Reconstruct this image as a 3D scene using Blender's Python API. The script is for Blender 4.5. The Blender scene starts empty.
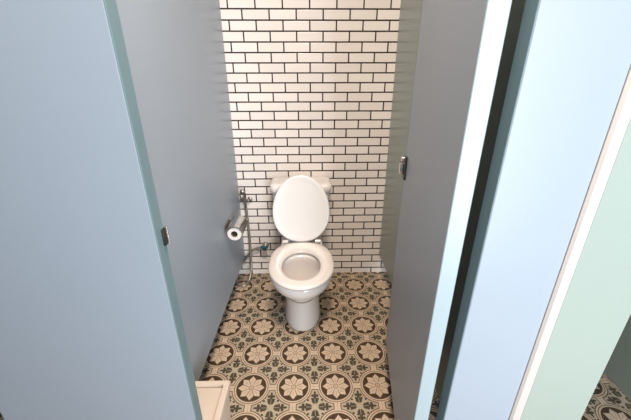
import bpy, bmesh, math, random
from mathutils import Vector, Matrix

S = bpy.context.scene
C = S.collection
PI = math.pi
random.seed(4)

# ------------------------------------------------------------------ camera
cam_d = bpy.data.cameras.new('camera')
cam = bpy.data.objects.new('camera', cam_d)
C.objects.link(cam)
cam_d.sensor_width = 36.0
cam_d.lens = 308.17 * 36.0 / 631.0
cam_d.clip_start = 0.02
fw = Vector((0.01888286, 0.92690827, -0.3748126))
rt = Vector((0.99977204, -0.02124153, -0.00216213))
up = Vector((0.00996568, 0.37468633, 0.92709807))
cam.matrix_world = Matrix(((rt.x, up.x, -fw.x, 0), (rt.y, up.y, -fw.y, 0), (rt.z, up.z, -fw.z, 1.3281), (0, 0, 0, 1)))
S.camera = cam

# ------------------------------------------------------------------ world, lights, exposure
S.view_settings.view_transform = 'Standard'
S.view_settings.look = 'None'
S.view_settings.exposure = 0.0
S.view_settings.gamma = 1.0
wd = bpy.data.worlds.new('world')
S.world = wd
wd.use_nodes = True
wd.node_tree.nodes['Background'].inputs['Color'].default_value = (0.62, 0.80, 1.0, 1)
wd.node_tree.nodes['Background'].inputs['Strength'].default_value = 1.0


def area(name, loc, look, sx, sy, power, col, spread=180):
    d = bpy.data.lights.new(name, 'AREA')
    d.shape = 'RECTANGLE'
    d.size, d.size_y = sx, sy
    d.energy = power
    d.color = col
    d.spread = math.radians(spread)
    o = bpy.data.objects.new(name, d)
    C.objects.link(o)
    o.location = loc
    o.rotation_euler = (Vector(look) - Vector(loc)).to_track_quat('-Z', 'Y').to_euler()
    return o


WINX, WINZ = 0.85, 1.10
area('window_daylight', (WINX, -1.06, WINZ), (WINX, 1, WINZ), 0.9, 1.8, 74, (0.89, 0.95, 1.0))
area('stall_lamp_light', (0.06, 0.34, 2.66), (0.06, 0.34, 0), 0.28, 0.28, 62, (1.0, 0.85, 0.71))

# ------------------------------------------------------------------ helpers


def link(name, me, m, parent=None):
    o = bpy.data.objects.new(name, me)
    C.objects.link(o)
    if m:
        me.materials.append(m)
    if parent:
        o.parent = parent
    return o


def obj(name, bm, m, parent=None, smooth=False, auto=None):
    bmesh.ops.recalc_face_normals(bm, faces=bm.faces)
    me = bpy.data.meshes.new(name)
    bm.to_mesh(me)
    bm.free()
    if smooth:
        for p in me.polygons:
            p.use_smooth = True
        if auto:
            me.set_sharp_from_angle(angle=math.radians(auto))
    return link(name, me, m, parent)


def thing(name, label, cat, loc=(0, 0, 0), rz=0.0, group=None):
    o = bpy.data.objects.new(name, None)
    o.empty_display_size = 0.05
    C.objects.link(o)
    o.location = loc
    o.rotation_euler = (0, 0, rz)
    tag(o, label, cat, group)
    return o


def tag(o, label, cat, group=None):
    o['label'] = label
    o['category'] = cat
    if group:
        o['group'] = group
    return o


def struct(o):
    o['kind'] = 'structure'
    return o


def box(bm, lo, hi, bev=0.0, seg=2):
    g = bmesh.ops.create_cube(bm, size=1.0)
    vs = g['verts']
    c = [(a + b) / 2 for a, b in zip(lo, hi)]
    s = [abs(b - a) for a, b in zip(lo, hi)]
    for v in vs:
        v.co = Vector((v.co.x * s[0] + c[0], v.co.y * s[1] + c[1], v.co.z * s[2] + c[2]))
    if bev:
        es = list({e for v in vs for e in v.link_edges})
        bmesh.ops.bevel(bm, geom=es, offset=bev, segments=seg, profile=0.5, affect='EDGES')
    return bm


def bx(lo, hi, bev=0.0, seg=2):
    return box(bmesh.new(), lo, hi, bev, seg)


def loft(bm, rings, cap0=True, cap1=True, close=False):
    vr = [[bm.verts.new(p) for p in r] for r in rings]
    n = len(vr[0])
    pairs = list(zip(vr[:-1], vr[1:]))
    if close:
        pairs.append((vr[-1], vr[0]))
    for a, b in pairs:
        for i in range(n):
            j = (i + 1) % n
            bm.faces.new((a[i], a[j], b[j], b[i]))
    if cap0 and not close:
        bm.faces.new(list(reversed(vr[0])))
    if cap1 and not close:
        bm.faces.new(vr[-1])
    return bm


def lathe(bm, prof, axis='z', n=28, c=(0, 0, 0)):
    rings = []
    for r, h in prof:
        ring = []
        for i in range(n):
            a = 2 * PI * i / n
            x, y = max(r, 1e-5) * math.cos(a), max(r, 1e-5) * math.sin(a)
            p = {'z': (x, y, h), 'y': (x, h, y), 'x': (h, x, y)}[axis]
            ring.append((p[0] + c[0], p[1] + c[1], p[2] + c[2]))
        rings.append(ring)
    return loft(bm, rings)


def catmull(pts, k=10):
    pts = [Vector(p) for p in pts]
    P = [pts[0] * 2 - pts[1]] + pts + [pts[-1] * 2 - pts[-2]]
    out = []
    for i in range(1, len(P) - 2):
        a, b, c, d = P[i - 1:i + 3]
        for j in range(k):
            t = j / k
            out.append(0.5 * ((2 * b) + (c - a) * t + (2 * a - 5 * b + 4 * c - d) * t * t + (3 * b - a - 3 * c + d) * t ** 3))
    out.append(pts[-1])
    return out


def tube(bm, path, r, n=10, closed=False):
    path = [Vector(p) for p in path]
    rings = []
    prev = None
    m = len(path)
    for i, p in enumerate(path):
        if closed:
            t = (path[(i + 1) % m] - path[i - 1]).normalized()
        else:
            t = (path[min(i + 1, m - 1)] - path[max(i - 1, 0)]).normalized()
        if prev is None:
            prev = t.orthogonal().normalized()
        u = (prev - t * prev.dot(t)).normalized()
        prev = u
        w = t.cross(u)
        rr = r(i / (m - 1)) if callable(r) else r
        rings.append([p + (u * math.cos(2 * PI * k / n) + w * math.sin(2 * PI * k / n)) * rr for k in range(n)])
    return loft(bm, rings, close=closed)


# ------------------------------------------------------------------ materials


def mat(name, col, rough=0.4, metal=0.0, coat=0.0, noise=0.0, nscale=6.0, spec=0.5, bump=0.0):
    m = bpy.data.materials.new(name)
    m.use_nodes = True
    nt = m.node_tree
    b = nt.nodes['Principled BSDF']
    b.inputs['Base Color'].default_value = (*col, 1)
    b.inputs['Roughness'].default_value = rough
    b.inputs['Metallic'].default_value = metal
    b.inputs['Coat Weight'].default_value = coat
    b.inputs['Coat Roughness'].default_value = 0.08
    b.inputs['Specular IOR Level'].default_value = spec
    if noise or bump:
        tc = nt.nodes.new('ShaderNodeTexCoord')
        n = nt.nodes.new('ShaderNodeTexNoise')
        n.inputs['Scale'].default_value = nscale
        n.inputs['Detail'].default_value = 4
        nt.links.new(tc.outputs['Object'], n.inputs['Vector'])
        if noise:
            mx = nt.nodes.new('ShaderNodeMixRGB')
            mx.inputs[1].default_value = (*[c * (1 - noise) for c in col], 1)
            mx.inputs[2].default_value = (*[min(1, c * (1 + noise)) for c in col], 1)
            nt.links.new(n.outputs['Fac'], mx.inputs[0])
            nt.links.new(mx.outputs[0], b.inputs['Base Color'])
        if bump:
            bp = nt.nodes.new('ShaderNodeBump')
            bp.inputs['Strength'].default_value = bump
            bp.inputs['Distance'].default_value = 0.002
            nt.links.new(n.outputs['Fac'], bp.inputs['Height'])
            nt.links.new(bp.outputs['Normal'], b.inputs['Normal'])
    return m


BLUE = (0.280, 0.324, 0.380)
MINT = (0.275, 0.325, 0.295)
M_blue = mat('blue_laminate', BLUE, 0.36, noise=0.03, nscale=3)
M_mint = mat('mint_laminate', MINT, 0.30, noise=0.03, nscale=3)
M_edge_teal = mat('teal_edge_band', (0.13, 0.20, 0.22), 0.35, noise=0.03)
M_edge_pale = mat('pale_blue_edge_band', (0.31, 0.385, 0.42), 0.35, noise=0.03)
M_edge_white = mat('white_edge_band', (0.46, 0.425, 0.40), 0.4, noise=0.02)
M_ceramic = mat('white_ceramic', (0.80, 0.745, 0.715), 0.16, coat=0.5, noise=0.01)
M_seat = mat('white_seat_plastic', (0.71, 0.645, 0.61), 0.22, coat=0.25, noise=0.01)
M_lid = mat('white_lid_plastic', (0.84, 0.82, 0.81), 0.2, coat=0.4, noise=0.01)
M_chrome = mat('chrome', (0.72, 0.70, 0.66), 0.16, 1.0, noise=0.04)
M_dark_chrome = mat('dull_chrome', (0.34, 0.31, 0.28), 0.28, 1.0, noise=0.05)
M_steel = mat('brushed_steel', (0.58, 0.54, 0.48), 0.32, 1.0, noise=0.08, nscale=40)
M_hose = mat('braided_steel', (0.38, 0.35, 0.30), 0.4, 0.8, noise=0.25, nscale=300)
M_black = mat('black_metal', (0.02, 0.019, 0.018), 0.4, noise=0.1)
M_paper = mat('tissue_paper', (0.72, 0.68, 0.64), 0.9, noise=0.03, nscale=80, bump=0.2)
M_card = mat('cardboard', (0.16, 0.11, 0.07), 0.9, noise=0.1)
M_teal = mat('teal_plastic', (0.02, 0.09, 0.11), 0.35, noise=0.05)
M_bin = mat('cream_bin_plastic', (0.60, 0.50, 0.41), 0.45, noise=0.02)
M_wall = mat('painted_plaster', (0.22, 0.27, 0.32), 0.8, noise=0.03, nscale=12, bump=0.1)
M_ceil = mat('ceiling_paint', (0.35, 0.34, 0.32), 0.85, noise=0.02)
M_frame = mat('window_frame_paint', (0.8, 0.8, 0.8), 0.4, noise=0.02)
M_water = mat('toilet_water', (0.34, 0.27, 0.23), 0.04, noise=0.02)

M_glass = bpy.data.materials.new('window_glass')
M_glass.use_nodes = True
_b = M_glass.node_tree.nodes['Principled BSDF']
_b.inputs['Transmission Weight'].default_value = 1.0
_b.inputs['Roughness'].default_value = 0.05
_b.inputs['IOR'].default_value = 1.1

M_glow = bpy.data.materials.new('lamp_diffuser')
M_glow.use_nodes = True
_b = M_glow.node_tree.nodes['Principled BSDF']
_b.inputs['Base Color'].default_value = (0.9, 0.88, 0.84, 1)
_b.inputs['Emission Color'].default_value = (1, 0.86, 0.68, 1)
_b.inputs['Emission Strength'].default_value = 3.0


class X:
    """number flowing through shader math nodes"""
    nt = None

    def __init__(s, sock): s.s = sock

    @staticmethod
    def op(o, *a):
        n = X.nt.nodes.new('ShaderNodeMath')
        n.operation = o
        for i, v in enumerate(a):
            if isinstance(v, X):
                X.nt.links.new(v.s, n.inputs[i])
            else:
                n.inputs[i].default_value = v
        return X(n.outputs[0])

    def __add__(s, o): return X.op('ADD', s, o)
    __radd__ = __add__
    def __sub__(s, o): return X.op('SUBTRACT', s, o)
    def __rsub__(s, o): return X.op('SUBTRACT', o, s)
    def __mul__(s, o): return X.op('MULTIPLY', s, o)
    __rmul__ = __mul__
    def __truediv__(s, o): return X.op('DIVIDE', s, o)
    def lt(s, o, w=0.006):                      # soft s < o
        d = (s - o) / -w + 0.5 if not isinstance(o, X) else (o - s) / w + 0.5
        n = X.op('MINIMUM', X.op('MAXIMUM', d, 0.0), 1.0)
        return n


def xmin(a, b): return X.op('MINIMUM', a, b)
def xmax(a, b): return X.op('MAXIMUM', a, b)
def xabs(a): return X.op('ABSOLUTE', a)
def hyp(a, b): return X.op('SQRT', a * a + b * b)


def floor_material(x0, y0, P):
    m = bpy.data.materials.new('patterned_cement_tile')
    m.use_nodes = True
    nt = m.node_tree
    X.nt = nt
    b = nt.nodes['Principled BSDF']
    tc = nt.nodes.new('ShaderNodeTexCoord')
    sp = nt.nodes.new('ShaderNodeSeparateXYZ')
    nt.links.new(tc.outputs['Object'], sp.inputs[0])
    # small waviness of the hand-poured pattern
    u = (X(sp.outputs['X']) - x0) / P
    v = (X(sp.outputs['Y']) - y0) / P
    a = u - X.op('ROUND', u)
    c = v - X.op('ROUND', v)
    aa, ca = xabs(a), xabs(c)
    r = hyp(a, c)
    th = X.op('ARCTAN2', c, a)
    # petals: fold the angle into one of eight sectors
    k = th / (PI / 4)
    d = xabs(k - X.op('ROUND', k)) * (PI / 4)
    l = r * X.op('COSINE', d)
    w = r * X.op('SINE', d)
    disc = r.lt(0.352)
    petal = w.lt(xmin(l * 0.40 - 0.005, (0.312 - l) * 0.80), 0.010)
    vein = w.lt(0.007) * xabs(l - 0.17).lt(0.05)
    core = r.lt(0.085)
    core_in = xabs(r - 0.055).lt(0.010)
    core_dot = r.lt(0.018)
    flower = xmax(petal, core)
    dark_disc = disc * (1.0 - flower)
    dark_fine = xmax(vein * 0.55, xmax(core_in * 0.8, core_dot * 0.8))
    ring1 = xabs(r - 0.392).lt(0.0095)
    mm = xmin(aa, ca)
    sd = xmin(mm - 0.072, r - 0.435)
    line = xabs(sd - 0.006).lt(0.0100)
    inside = sd.lt(0.012)
    inside = 1.0 - inside
    seam = mm.lt(0.004) * (1.0 - r.lt(0.40))
    # cross of four leaf sprays in the middle between the rounds
    p = 0.5 - aa
    q = 0.5 - ca
    L = xmax(p, q)
    W = xmin(p, q)

    def ell(cl, cw, rl, rw):
        e = hyp((L - cl) / rl, (W - cw) / rw)
        return e.lt(1.0, 0.12)
    spray = ell(0.148, 0.0, 0.078, 0.076)
    spray = xmax(spray, ell(0.250, 0.0, 0.100, 0.030))
    spray = xmax(spray, ell(0.268, 0.052, 0.034, 0.036))
    spray = xmax(spray, ell(0.190, 0.066, 0.026, 0.026))
    spray = xmax(spray, ell(0.325, 0.0, 0.052, 0.026))
    dots = xmax(hyp(p - 0.160, q - 0.160).lt(0.027), xmax(hyp(L - 0.235, W - 0.135).lt(0.016), hyp(L - 0.04, W - 0.04).lt(0.0)))
    olive = xmax(spray * (1.0 - W.lt(0.005) * L.lt(0.2)), dots)

    def mix(f, c1, c2):
        n = nt.nodes.new('ShaderNodeMixRGB')
        nt.links.new(f.s, n.inputs[0])
        for i, cc in ((1, c1), (2, c2)):
            if isinstance(cc, tuple):
                n.inputs[i].default_value = (*cc, 1)
            else:
                nt.links.new(cc, n.inputs[i])
        return n.outputs[0]
    cream = (0.56, 0.425, 0.305)
    grey_cream = (0.425, 0.342, 0.245)
    brown = (0.060, 0.033, 0.016)
    line_c = (0.10, 0.062, 0.034)
    olive_c = (0.062, 0.049, 0.030)
    col = mix(inside, cream, grey_cream)
    col = mix(xmax(line, ring1 * 0.9), col, line_c)
    col = mix(seam * 0.55, col, line_c)
    col = mix(olive * inside, col, olive_c)
    col = mix(dark_disc, col, brown)
    col = mix(dark_fine * disc, col, (0.15, 0.09, 0.05))
    nz = nt.nodes.new('ShaderNodeTexNoise')
    nz.inputs['Scale'].default_value = 30
    nz.inputs['Detail'].default_value = 6
    nt.links.new(tc.outputs['Object'], nz.inputs['Vector'])
    wear = nt.nodes.new('ShaderNodeMixRGB')
    wear.blend_type = 'MULTIPLY'
    wear.inputs[0].default_value = 0.35
    nt.links.new(col, wear.inputs[1])
    rmp = nt.nodes.new('ShaderNodeMapRange')
    rmp.inputs[1].default_value, rmp.inputs[2].default_value = 0.3, 0.7
    rmp.inputs[3].default_value, rmp.inputs[4].default_value = 0.7, 1.15
    nt.links.new(nz.outputs['Fac'], rmp.inputs[0])
    nt.links.new(rmp.outputs[0], wear.inputs[2])
    nt.links.new(wear.outputs[0], b.inputs['Base Color'])
    b.inputs['Roughness'].default_value = 0.5
    b.inputs['Specular IOR Level'].default_value = 0.35
    return m


def brick_material(x0, z0, bw, rh):
    m = bpy.data.materials.new('white_subway_tile')
    m.use_nodes = True
    nt = m.node_tree
    X.nt = nt
    b = nt.nodes['Principled BSDF']
    tc = nt.nodes.new('ShaderNodeTexCoord')
    sp = nt.nodes.new('ShaderNodeSeparateXYZ')
    nt.links.new(tc.outputs['Object'], sp.inputs[0])
    cb = nt.nodes.new('ShaderNodeCombineXYZ')
    xx = X(sp.outputs['X']) - (x0 - 40 * bw)
    zz = X(sp.outputs['Z']) - (z0 - 40 * rh)
    nt.links.new(xx.s, cb.inputs[0])
    nt.links.new(zz.s, cb.inputs[1])

    def brick(mort, smooth, c1, c2):
        n = nt.nodes.new('ShaderNodeTexBrick')
        n.offset = 0.5
        n.offset_frequency = 2
        n.squash = 1.0
        n.inputs['Color1'].default_value = (*c1, 1)
        n.inputs['Color2'].default_value = (*c2, 1)
        n.inputs['Mortar'].default_value = (0.022, 0.012, 0.008, 1)
        n.inputs['Scale'].default_value = 1.0
        n.inputs['Mortar Size'].default_value = mort
        n.inputs['Mortar Smooth'].default_value = smooth
        n.inputs['Bias'].default_value = 0.0
        n.inputs['Brick Width'].default_value = bw
        n.inputs['Row Height'].default_value = rh
        nt.links.new(cb.outputs[0], n.inputs['Vector'])
        return n
    n1 = brick(0.0042, 0.1, (0.86, 0.80, 0.76), (0.79, 0.73, 0.69))
    n2 = brick(0.006, 1.0, (1, 1, 1), (1, 1, 1))
    nt.links.new(n1.outputs['Color'], b.inputs['Base Color'])
    # glazed tile, dry grout
    rr = X(n1.outputs['Fac']) * 0.6 + 0.22
    nt.links.new(rr.s, b.inputs['Roughness'])
    nz = nt.nodes.new('ShaderNodeTexNoise')
    nz.inputs['Scale'].default_value = 9
    nt.links.new(tc.outputs['Object'], nz.inputs['Vector'])
    hgt = (1.0 - X(n2.outputs['Fac'])) + X(nz.outputs['Fac']) * 0.5
    bp = nt.nodes.new('ShaderNodeBump')
    bp.inputs['Strength'].default_value = 0.5
    bp.inputs['Distance'].default_value = 0.003
    nt.links.new(hgt.s, bp.inputs['Height'])
    nt.links.new(bp.outputs['Normal'], b.inputs['Normal'])
    return m


M_floor = floor_material(-0.0845, 1.8444, 0.2)
M_tile = brick_material(0.0865, 1.7221, 0.1509, 0.05423)

# ------------------------------------------------------------------ the room
YW = 2.0055
XA, XB, YF, ZC = -1.7, 2.6, -1.10, 2.7
struct(obj('floor', bx((XA, YF, -0.1), (XB, YW + 0.1, 0)), M_floor))
struct(obj('ceiling', bx((XA, YF, ZC), (XB, YW + 0.1, ZC + 0.1)), M_ceil))
struct(obj('wall_back', bx((XA, YW, 0), (XB, YW + 0.1, ZC)), M_tile))
struct(obj('wall_left', bx((XA - 0.1, YF - 0.1, 0), (XA, YW + 0.1, ZC)), M_wall))
struct(obj('wall_right', bx((XB, YF - 0.1, 0), (XB + 0.1, YW + 0.1, ZC)), M_wall))
wbm = bmesh.new()
wx0, wx1, wz0, wz1 = WINX - 0.5, WINX + 0.5, WINZ - 0.95, WINZ + 0.95
box(wbm, (XA, YF - 0.1, 0), (wx0, YF, ZC))
box(wbm, (wx1, YF - 0.1, 0), (XB, YF, ZC))
box(wbm, (wx0, YF - 0.1, 0), (wx1, YF, wz0))
box(wbm, (wx0, YF - 0.1, wz1), (wx1, YF, ZC))
struct(obj('wall_front', wbm, M_wall))
win = struct(obj('window_1', bx((wx0 + 0.03, YF - 0.06, wz0 + 0.03), (wx1 - 0.03, YF - 0.052, wz1 - 0.03)), M_glass))
fb = bmesh.new()
for lo, hi in (((wx0, YF - 0.08, wz0), (wx0 + 0.04, YF - 0.03, wz1)), ((wx1 - 0.04, YF - 0.08, wz0), (wx1, YF - 0.03, wz1)),
               ((wx0, YF - 0.08, wz0), (wx1, YF - 0.03, wz0 + 0.04)), ((wx0, YF - 0.08, wz1 - 0.04), (wx1, YF - 0.03, wz1))):
    box(fb, lo, hi)
obj('window_frame', fb, M_frame, win)

# ------------------------------------------------------------------ stall panels
YP = 0.55          # front of the pilasters
TP = 0.034         # their thickness
HB, HT = 0.155, 2.15


def panel(name, lo, hi, m, parent=None):
    return obj(name, bx(lo, hi, 0.0015, 1), m, parent)


def partition(label, x0, x1, m):
    t = thing('partition_panel', label, 'partition', ((x0 + x1) / 2, 1.3, 0))
    hw = (x1 - x0) / 2
    panel('panel', (-hw, YP + TP - 1.3, HB), (hw, YW - 1.3, HT), m, t)
    return t


def pilaster(label, x0, x1, y0, m, edge_left, edge_right, face=None):
    t = thing('pilaster', label, 'pilaster', ((x0 + x1) / 2, y0 + TP / 2, 0))
    hw = (x1 - x0) / 2
    e = 0.002
    panel('panel', (-hw + (e if edge_left else 0), -TP / 2, 0.06), (hw - (e if edge_right else 0), TP / 2, HT), m, t)
    if edge_left:
        panel('edge_band', (-hw, -TP / 2, 0.06), (-hw + e, TP / 2, HT), edge_left, t)
    if edge_right:
        panel('edge_band', (hw - e, -TP / 2, 0.06), (hw, TP / 2, HT), edge_right, t)
    for sx in (-0.6, 0.6):
        fbm = lathe(bmesh.new(), [(0.025, 0.0), (0.025, 0.006), (0.012, 0.012), (0.012, 0.062)], c=(sx * hw, 0, 0), n=20)
        obj('foot', fbm, M_steel, t, True, 40)
    return t


partition('blue grey partition beside the toilet paper holder', -0.516, -0.4827, M_blue)
partition('pale mint partition right of the toilet, seen behind the open blue door', 0.5156, 0.549, M_mint)
pil_left = pilaster('blue pilaster panel at the left of the open stall', -0.792, -0.303, YP, M_blue, None, M_edge_teal)
pil_right = pilaster('light blue pilaster panel right of the open blue door', 0.354, 0.533, YP, M_blue, M_edge_teal, None)
t = thing('pilaster', 'mint green pilaster panel with a white left edge', 'pilaster', (0.631, 0.561, 0))
panel('panel', (-0.073, -TP / 2, 0.06), (0.096, TP / 2, HT), M_mint, t)
tb = bmesh.new()                       # white edge trim, chamfered toward the room
loft(tb, [[(-0.0972, 0.017, z), (-0.0972, -0.012, z), (-0.0930, -0.0172, z), (-0.0731, -0.0174, z), (-0.0731, 0.017, z)] for z in (0.06, HT)])
obj('edge_trim', tb, M_edge_white, t)
for sx in (-0.05, 0.06):
    obj('foot', lathe(bmesh.new(), [(0.025, 0.0), (0.025, 0.006), (0.012, 0.012), (0.012, 0.062)], c=(sx, 0, 0), n=20), M_steel, t, True, 40)


def stall_door(label, hinge, ang, m, edge):
    L, T = 0.614, 0.036
    t = thing('stall_door', label, 'door', (hinge[0], hinge[1], 0), ang)
    # local: +y runs from the hinge edge to the free edge, x from the shown face to the back
    panel('door_panel', (0, 0.002, HB), (T, L - 0.002, HT), m, t)
    panel('edge_band', (0, 0, HB), (T, 0.002, HT), edge, t)
    panel('edge_band', (0, L - 0.002, HB), (T, L, HT), M_edge_teal, t)
    return t, L, T


ang = -math.atan2(0.091, 0.608)
door, DL, DT = stall_door('blue stall door swung inward, its grey lit face toward the toilet', (0.281, 0.562), ang, M_blue, M_edge_pale)
stall_door('dark mint door of the next stall, at the right edge of the photo', (1.268, 0.71), -0.05, M_mint, M_edge_pale)

# latch on the free edge of the blue door
lat = obj('latch', bx((-0.007, DL - 0.050, 0.992), (0.001, DL - 0.012, 1.080), 0.003), M_black, door, True, 40)
lb = bmesh.new()
box(lb, (-0.022, DL - 0.030, 1.010), (-0.005, DL + 0.004, 1.050), 0.003)
obj('latch_bolt', lb, M_chrome, lat, True, 40)
lk = lathe(bmesh.new(), [(0.006, -0.020), (0.011, -0.018), (0.011, -0.008), (0.007, -0.004)], axis='x', c=(0, DL - 0.028, 1.070), n=20)
obj('latch_knob', lk, M_chrome, lat, True, 40)

# keeper on the inner edge of the left pilaster
kp = obj('latch_keeper', bx((0.2435, 0.004, 1.020), (0.2495, 0.019, 1.056), 0.001), M_black, pil_left, True, 40)
obj('keeper_plate', bx((0.2400, 0.0172, 1.018), (0.2515, 0.0210, 1.058), 0.001), M_steel, kp)

# ------------------------------------------------------------------ toilet
TX, TY = -0.052, 1.75


def egg(yf, yb, hw, z, ym=None, nb=2.6, n=56, nf=2.0):
    """closed outline; yf is the front (toward the room), yb the back"""
    ym = ym if ym is not None else yf + 0.52 * (yb - yf)
    out = []
    for i in range(n):
        a = 2 * PI * i / n
        c, s = math.cos(a), math.sin(a)
        e = nf if s < 0 else nb
        x = hw * math.copysign(abs(c) ** (2 / e), c)
        y = (ym - yf if s < 0 else yb - ym) * math.copysign(abs(s) ** (2 / e), s) + ym
        out.append((x, y - TY, z))
    return out


toilet = thing('toilet', 'white ceramic toilet with raised lid against the tiled wall', 'toilet', (TX, TY, 0), math.radians(0.6))
b = bmesh.new()
rings = [egg(1.400, 1.88, 0.106, 0.0, 1.56), egg(1.398, 1.88, 0.110, 0.006, 1.56), egg(1.400, 1.88, 0.109, 0.03, 1.56), egg(1.405, 1.87, 0.103, 0.10, 1.56),
         egg(1.405, 1.86, 0.100, 0.17, 1.56), egg(1.395, 1.85, 0.101, 0.22, 1.55), egg(1.362, 1.84, 0.110, 0.255, 1.54),
         egg(1.318, 1.82, 0.130, 0.285, 1.51), egg(1.278, 1.79, 0.152, 0.315, 1.49), egg(1.254, 1.76, 0.168, 0.345, 1.475),
         egg(1.244, 1.74, 0.1745, 0.372, 1.465), egg(1.243, 1.735, 0.1755, 0.392, 1.46), egg(1.248, 1.73, 0.172, 0.401, 1.46), egg(1.262, 1.71, 0.158, 0.403, 1.46)]
rings += [egg(1.300, 1.58, 0.118, 0.402, 1.44, 2.1), egg(1.305, 1.575, 0.114, 0.392, 1.44, 2.1), egg(1.296, 1.582, 0.120, 0.365, 1.44, 2.1), egg(1.310, 1.580, 0.116, 0.31, 1.445, 2.1),
          egg(1.345, 1.572, 0.098, 0.255, 1.46, 2.1), egg(1.385, 1.558, 0.074, 0.215, 1.475, 2.1), egg(1.420, 1.545, 0.050, 0.195, 1.485, 2.1), egg(1.45, 1.53, 0.028, 0.18, 1.49, 2.1)]
loft(b, rings)
bowl = obj('bowl', b, M_ceramic, toilet, True)
wb = loft(bmesh.new(), [egg(1.375, 1.562, 0.079, 0.2205, 1.472, 2.1), egg(1.374, 1.562, 0.080, 0.2225, 1.472, 2.1)])
obj('water', wb, M_water, bowl)


def rrect(hx, y0, y1, z, r, n=6):
    out = []
    for cx, cy, a0 in ((hx - r, y1 - r, 0), (-hx + r, y1 - r, 90), (-hx + r, y0 + r, 180), (hx - r, y0 + r, 270)):
        for i in range(n + 1):
            a = math.radians(a0 + 90 * i / n)
            out.append((cx + r * math.cos(a), cy + r * math.sin(a) - TY, z))
    return out


# shelf that carries the tank
sb = loft(bmesh.new(), [rrect(0.10, 1.70, 1.96, 0.25, 0.03), rrect(0.125, 1.69, 1.985, 0.36, 0.03), rrect(0.13, 1.69, 1.99, 0.395, 0.03), rrect(0.125, 1.695, 1.985, 0.402, 0.03)])
obj('tank_shelf', sb, M_ceramic, toilet, True, 50)
tk = loft(bmesh.new(), [rrect(0.135, 1.825, 1.985, 0.403, 0.03), rrect(0.150, 1.818, 1.99, 0.42, 0.035), rrect(0.164, 1.812, 1.99, 0.50, 0.035), rrect(0.174, 1.805, 1.99, 0.66, 0.035), rrect(0.179, 1.803, 1.99, 0.712, 0.035)])
obj('tank', tk, M_ceramic, toilet, True, 50)
tl = loft(bmesh.new(), [rrect(0.180, 1.800, 1.992, 0.712, 0.035), rrect(0.190, 1.793, 1.996, 0.718, 0.035), rrect(0.192, 1.791, 1.997, 0.750, 0.036), rrect(0.187, 1.796, 1.993, 0.764, 0.036), rrect(0.168, 1.81, 1.975, 0.768, 0.03)])
obj('tank_lid', tl, M_ceramic, toilet, True, 60)

# seat ring
sr = []
for o, z in ((0.010, 0.405), (0.002, 0.408), (0.0, 0.415), (0.003, 0.421), (0.010, 0.4255), (0.024, 0.428)):
    sr.append(egg(1.226 + o, 1.700 - o, 0.180 - o, z + 0.005, 1.455, 2.7))
for o, z in ((0.022, 0.428), (0.008, 0.4255), (0.001, 0.420), (0.0, 0.413), (0.006, 0.405)):
    sr.append(egg(1.298 - o, 1.580 + o, 0.104 + o, z + 0.005, 1.435, 2.1))
obj('seat', loft(bmesh.new(), sr, close=True), M_seat, toilet, True, 60)

for sx, sy in ((-0.11, 1.36), (0.11, 1.36), (-0.125, 1.56), (0.125, 1.56)):
    obj('bumper', bx((sx - 0.008, sy - TY - 0.012, 0.400), (sx + 0.008, sy - TY + 0.012, 0.412), 0.002), M_seat, toilet)

# raised lid: local y runs up the lid, built flat then leaned against the tank
lean = math.radians(11)
LL = 0.416


def lid_ring(o, dep, base=0.0):
    out = []
    n = 56
    for i in range(n):
        a = 2 * PI * i / n
        c, s = math.cos(a), math.sin(a)
        e = 2.0 if s > 0 else 2.1
        x = (0.175 - o) * math.copysign(abs(c) ** (2 / e), c)
        ym = 0.185
        yy = ym + (LL - ym - o if s > 0 else ym - o) * math.copysign(abs(s) ** (2 / e), s)
        y0 = 1.700 + yy * math.sin(lean) + dep * math.cos(lean)
        z0 = 0.425 + yy * math.cos(lean) - dep * math.sin(lean)
        out.append((x, y0 - TY, z0))
    return out


ld = loft(bmesh.new(), [lid_ring(0.045, 0.004), lid_ring(0.022, 0.002), lid_ring(0.012, 0.0), lid_ring(0.004, 0.0015), lid_ring(0.0, 0.006), lid_ring(0.001, 0.014), lid_ring(0.006, 0.019), lid_ring(0.03, 0.023), lid_ring(0.08, 0.025)])
obj('lid', ld, M_lid, toilet, True, 60)
for s in (-1, 1):
    hb = lathe(bmesh.new(), [(0.009, -0.018), (0.012, -0.016), (0.012, 0.016), (0.009, 0.018)], axis='x', c=(s * 0.100, 1.698 - TY, 0.432), n=20)
    obj('hinge', hb, M_seat, toilet, True, 40)

# ------------------------------------------------------------------ toilet paper holder and roll
HX, HY, HZ = -0.428, 1.575, 0.548
hold = thing('toilet_paper_holder', 'chrome covered toilet paper holder on the left partition', 'holder', (-0.4827, HY, HZ))
obj('wall_plate', bx((0.0005, 0.012, 0.010), (0.003, 0.115, 0.050), 0.001), M_steel, hold)
cv = bmesh.new()
R1, R2 = 0.053, 0.0515
cx = HX + 0.4827
outer, inner = [], []
for i in range(19):
    a = math.radians(172 - 168 * i / 18)
    outer.append((cx + R1 * math.cos(a), R1 * math.sin(a) * 0.92 + 0.004))
    inner.append((cx + R2 * math.cos(a), R2 * math.sin(a) * 0.92 + 0.004))
prof = outer + inner[::-1]
loft(cv, [[(x, y, z) for x, z in prof] for y in (-0.012, 0.150)])
obj('cover', cv, M_chrome, hold, True, 40)
arm = bmesh.new()
box(arm, (0.002, 0.146, -0.020), (cx + 0.049, 0.149, 0.030), 0.001, 1)
obj('side_arm', arm, M_steel, hold)
spn = lathe(bmesh.new(), [(0.004, 0.006), (0.006, 0.008), (0.006, 0.147)], axis='y', c=(cx, 0, 0), n=16)
obj('spindle', spn, M_black, hold, True, 40)

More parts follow.
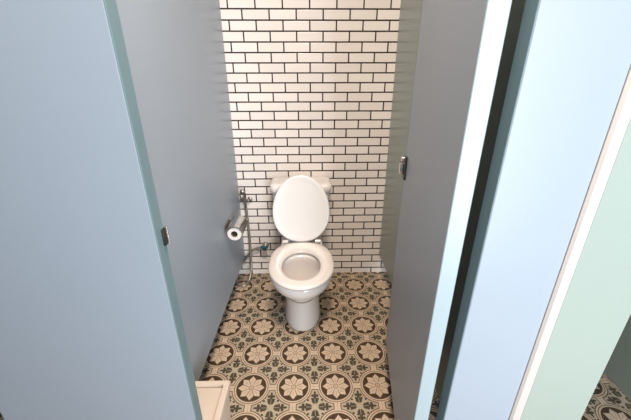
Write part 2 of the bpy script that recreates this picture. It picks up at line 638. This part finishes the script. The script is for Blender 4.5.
roll = thing('toilet_paper_roll', 'white toilet paper roll hanging under the chrome cover', 'toilet paper', (HX, HY, HZ))
rb = bmesh.new()
prof = [(0.019, 0.0), (0.038, 0.0), (0.0395, 0.0015), (0.0395, 0.1185), (0.038, 0.12), (0.019, 0.12)]
n = 40
loft(rb, [[(r * math.cos(2 * PI * i / n), h, r * math.sin(2 * PI * i / n)) for i in range(n)] for r, h in prof], close=True)
obj('paper', rb, M_paper, roll, True, 40)
cr = bmesh.new()
prof = [(0.0175, 0.002), (0.0190, 0.002), (0.0190, 0.118), (0.0175, 0.118)]
loft(cr, [[(r * math.cos(2 * PI * i / n), h, r * math.sin(2 * PI * i / n)) for i in range(n)] for r, h in prof], close=True)
obj('cardboard_core', cr, M_card, roll, True, 40)

# ------------------------------------------------------------------ bidet spray, its bracket and its valve
brk = thing('spray_bracket', 'small chrome wall bracket holding the bidet spray', 'bracket', (-0.437, YW, 0.60))
obj('base', lathe(bmesh.new(), [(0.012, -0.014), (0.016, -0.011), (0.017, 0.0)], axis='y', c=(0.028, 0, 0.004), n=20), M_dark_chrome, brk, True, 40)
obj('cradle', bx((-0.022, -0.030, -0.008), (0.026, -0.012, 0.008), 0.004), M_dark_chrome, brk, True, 40)
obj('cradle_knob', lathe(bmesh.new(), [(0.010, -0.034), (0.014, -0.030), (0.014, -0.008), (0.009, 0.0)], axis='y', c=(-0.022, 0, 0.004), n=20), M_dark_chrome, brk, True, 40)

spr = thing('bidet_spray', 'chrome handheld bidet spray hung on the wall, hose looping to the floor', 'bidet spray', (-0.440, YW - 0.040, 0.60))
hd = bmesh.new()
tube(hd, catmull([(0.006, 0, -0.045), (0.004, -0.002, 0.0), (0.006, -0.004, 0.035), (0.004, -0.008, 0.062), (-0.002, -0.022, 0.078)], 6), lambda t: 0.0075 + 0.003 * t, 12)
obj('handle', hd, M_dark_chrome, spr, True, 40)
obj('spray_head', lathe(bmesh.new(), [(0.009, -0.010), (0.015, -0.006), (0.016, 0.006), (0.010, 0.012)], axis='y', c=(-0.004, -0.030, 0.080), n=20), M_dark_chrome, spr, True, 40)
lv = bmesh.new()
tube(lv, catmull([(-0.002, -0.016, 0.086), (-0.017, -0.020, 0.074), (-0.021, -0.020, 0.045), (-0.016, -0.016, 0.016), (-0.002, -0.010, -0.002)], 6), 0.0042, 8)
obj('lever', lv, M_dark_chrome, spr, True, 40)
ox, oy, oz = -0.440, YW - 0.040, 0.60
hp = [(-0.434, oy, 0.558), (-0.432, oy + 0.004, 0.48), (-0.430, oy + 0.004, 0.36), (-0.430, oy - 0.004, 0.22), (-0.431, oy - 0.025, 0.10), (-0.440, oy - 0.075, 0.028),
      (-0.466, oy - 0.125, 0.0105), (-0.510, oy - 0.120, 0.0105), (-0.535, oy - 0.075, 0.020), (-0.525, oy - 0.02, 0.08), (-0.492, oy + 0.002, 0.120),
      (-0.462, oy + 0.006, 0.165), (-0.425, oy + 0.006, 0.212), (-0.385, oy + 0.006, 0.236), (-0.350, oy + 0.004, 0.243)]
hs = tube(bmesh.new(), [(x - ox, y - oy, z - oz) for x, y, z in catmull(hp, 10)], 0.0085, 10)
obj('hose', hs, M_hose, spr, True, 60)

val = thing('angle_valve', 'small angle valve with teal handle on the wall left of the toilet', 'valve', (-0.325, YW, 0.246))
obj('flange', lathe(bmesh.new(), [(0.020, -0.012), (0.026, -0.006), (0.027, 0.0)], axis='y', n=24), M_chrome, val, True, 40)
vb = lathe(bmesh.new(), [(0.010, -0.055), (0.013, -0.053), (0.013, -0.025), (0.010, -0.023), (0.010, -0.005)], axis='y', n=20)
lathe(vb, [(0.010, -0.025), (0.011, -0.020), (0.009, 0.0), (0.009, 0.012)], axis='x', c=(0, -0.036, -0.003), n=16)
obj('body', vb, M_chrome, val, True, 40)
vh = bmesh.new()
box(vh, (-0.030, -0.074, 0.004), (0.024, -0.054, 0.024), 0.006)
lathe(vh, [(0.012, -0.070), (0.013, -0.050)], axis='y', n=16)
obj('handle', vh, M_teal, val, True, 40)

# ------------------------------------------------------------------ slim bin
BH = 0.28
bn = thing('sanitary_bin', 'cream plastic bin with recessed lid at the lower left, by the blue pilaster', 'bin', (-0.39, 0.735, 0))


def rr(x0, x1, y0, y1, z, r, n=5):
    out = []
    for cx, cy, a0 in ((x1 - r, y1 - r, 0), (x0 + r, y1 - r, 90), (x0 + r, y0 + r, 180), (x1 - r, y0 + r, 270)):
        for i in range(n + 1):
            a = math.radians(a0 + 90 * i / n)
            out.append((cx + r * math.cos(a), cy + r * math.sin(a), z))
    return out


bw_, bl = 0.078, 0.125
bb = loft(bmesh.new(), [rr(-bw_ + 0.016, bw_ - 0.016, -bl + 0.016, bl - 0.022, 0.0, 0.010), rr(-bw_ + 0.010, bw_ - 0.008, -bl + 0.008, bl - 0.012, 0.16, 0.010), rr(-bw_ + 0.006, bw_ - 0.004, -bl + 0.006, bl - 0.008, BH - 0.03, 0.010)])
obj('body', bb, M_bin, bn, True, 40)
rm = loft(bmesh.new(), [rr(-bw_ + 0.006, bw_ - 0.006, -bl + 0.006, bl - 0.008, BH - 0.032, 0.008), rr(-bw_, bw_, -bl, bl, BH - 0.028, 0.006), rr(-bw_, bw_, -bl, bl, BH - 0.003, 0.006), rr(-bw_ + 0.003, bw_ - 0.003, -bl + 0.003, bl - 0.003, BH, 0.006),
                       rr(-bw_ + 0.020, bw_ - 0.020, -bl + 0.020, bl - 0.018, BH, 0.004), rr(-bw_ + 0.022, bw_ - 0.022, -bl + 0.022, bl - 0.020, BH - 0.014, 0.004)], cap0=False, cap1=False)
obj('rim', rm, M_bin, bn, True, 35)
lp = loft(bmesh.new(), [rr(-bw_ + 0.0245, bw_ - 0.0245, -bl + 0.0245, bl - 0.0225, BH - 0.022, 0.004), rr(-bw_ + 0.0245, bw_ - 0.0245, -bl + 0.0245, bl - 0.0225, BH - 0.012, 0.004),
                        rr(-bw_ + 0.030, bw_ - 0.030, -bl + 0.030, bl - 0.028, BH - 0.009, 0.004)])
obj('lid', lp, M_bin, bn, True, 35)

# ------------------------------------------------------------------ ceiling lamp over the stall
lamp = thing('ceiling_light', 'round ceiling lamp above the stall entrance', 'light', (0.06, 0.34, ZC))
obj('housing', lathe(bmesh.new(), [(0.165, -0.028), (0.175, -0.024), (0.175, 0.0)], n=36), M_frame, lamp, True, 40)
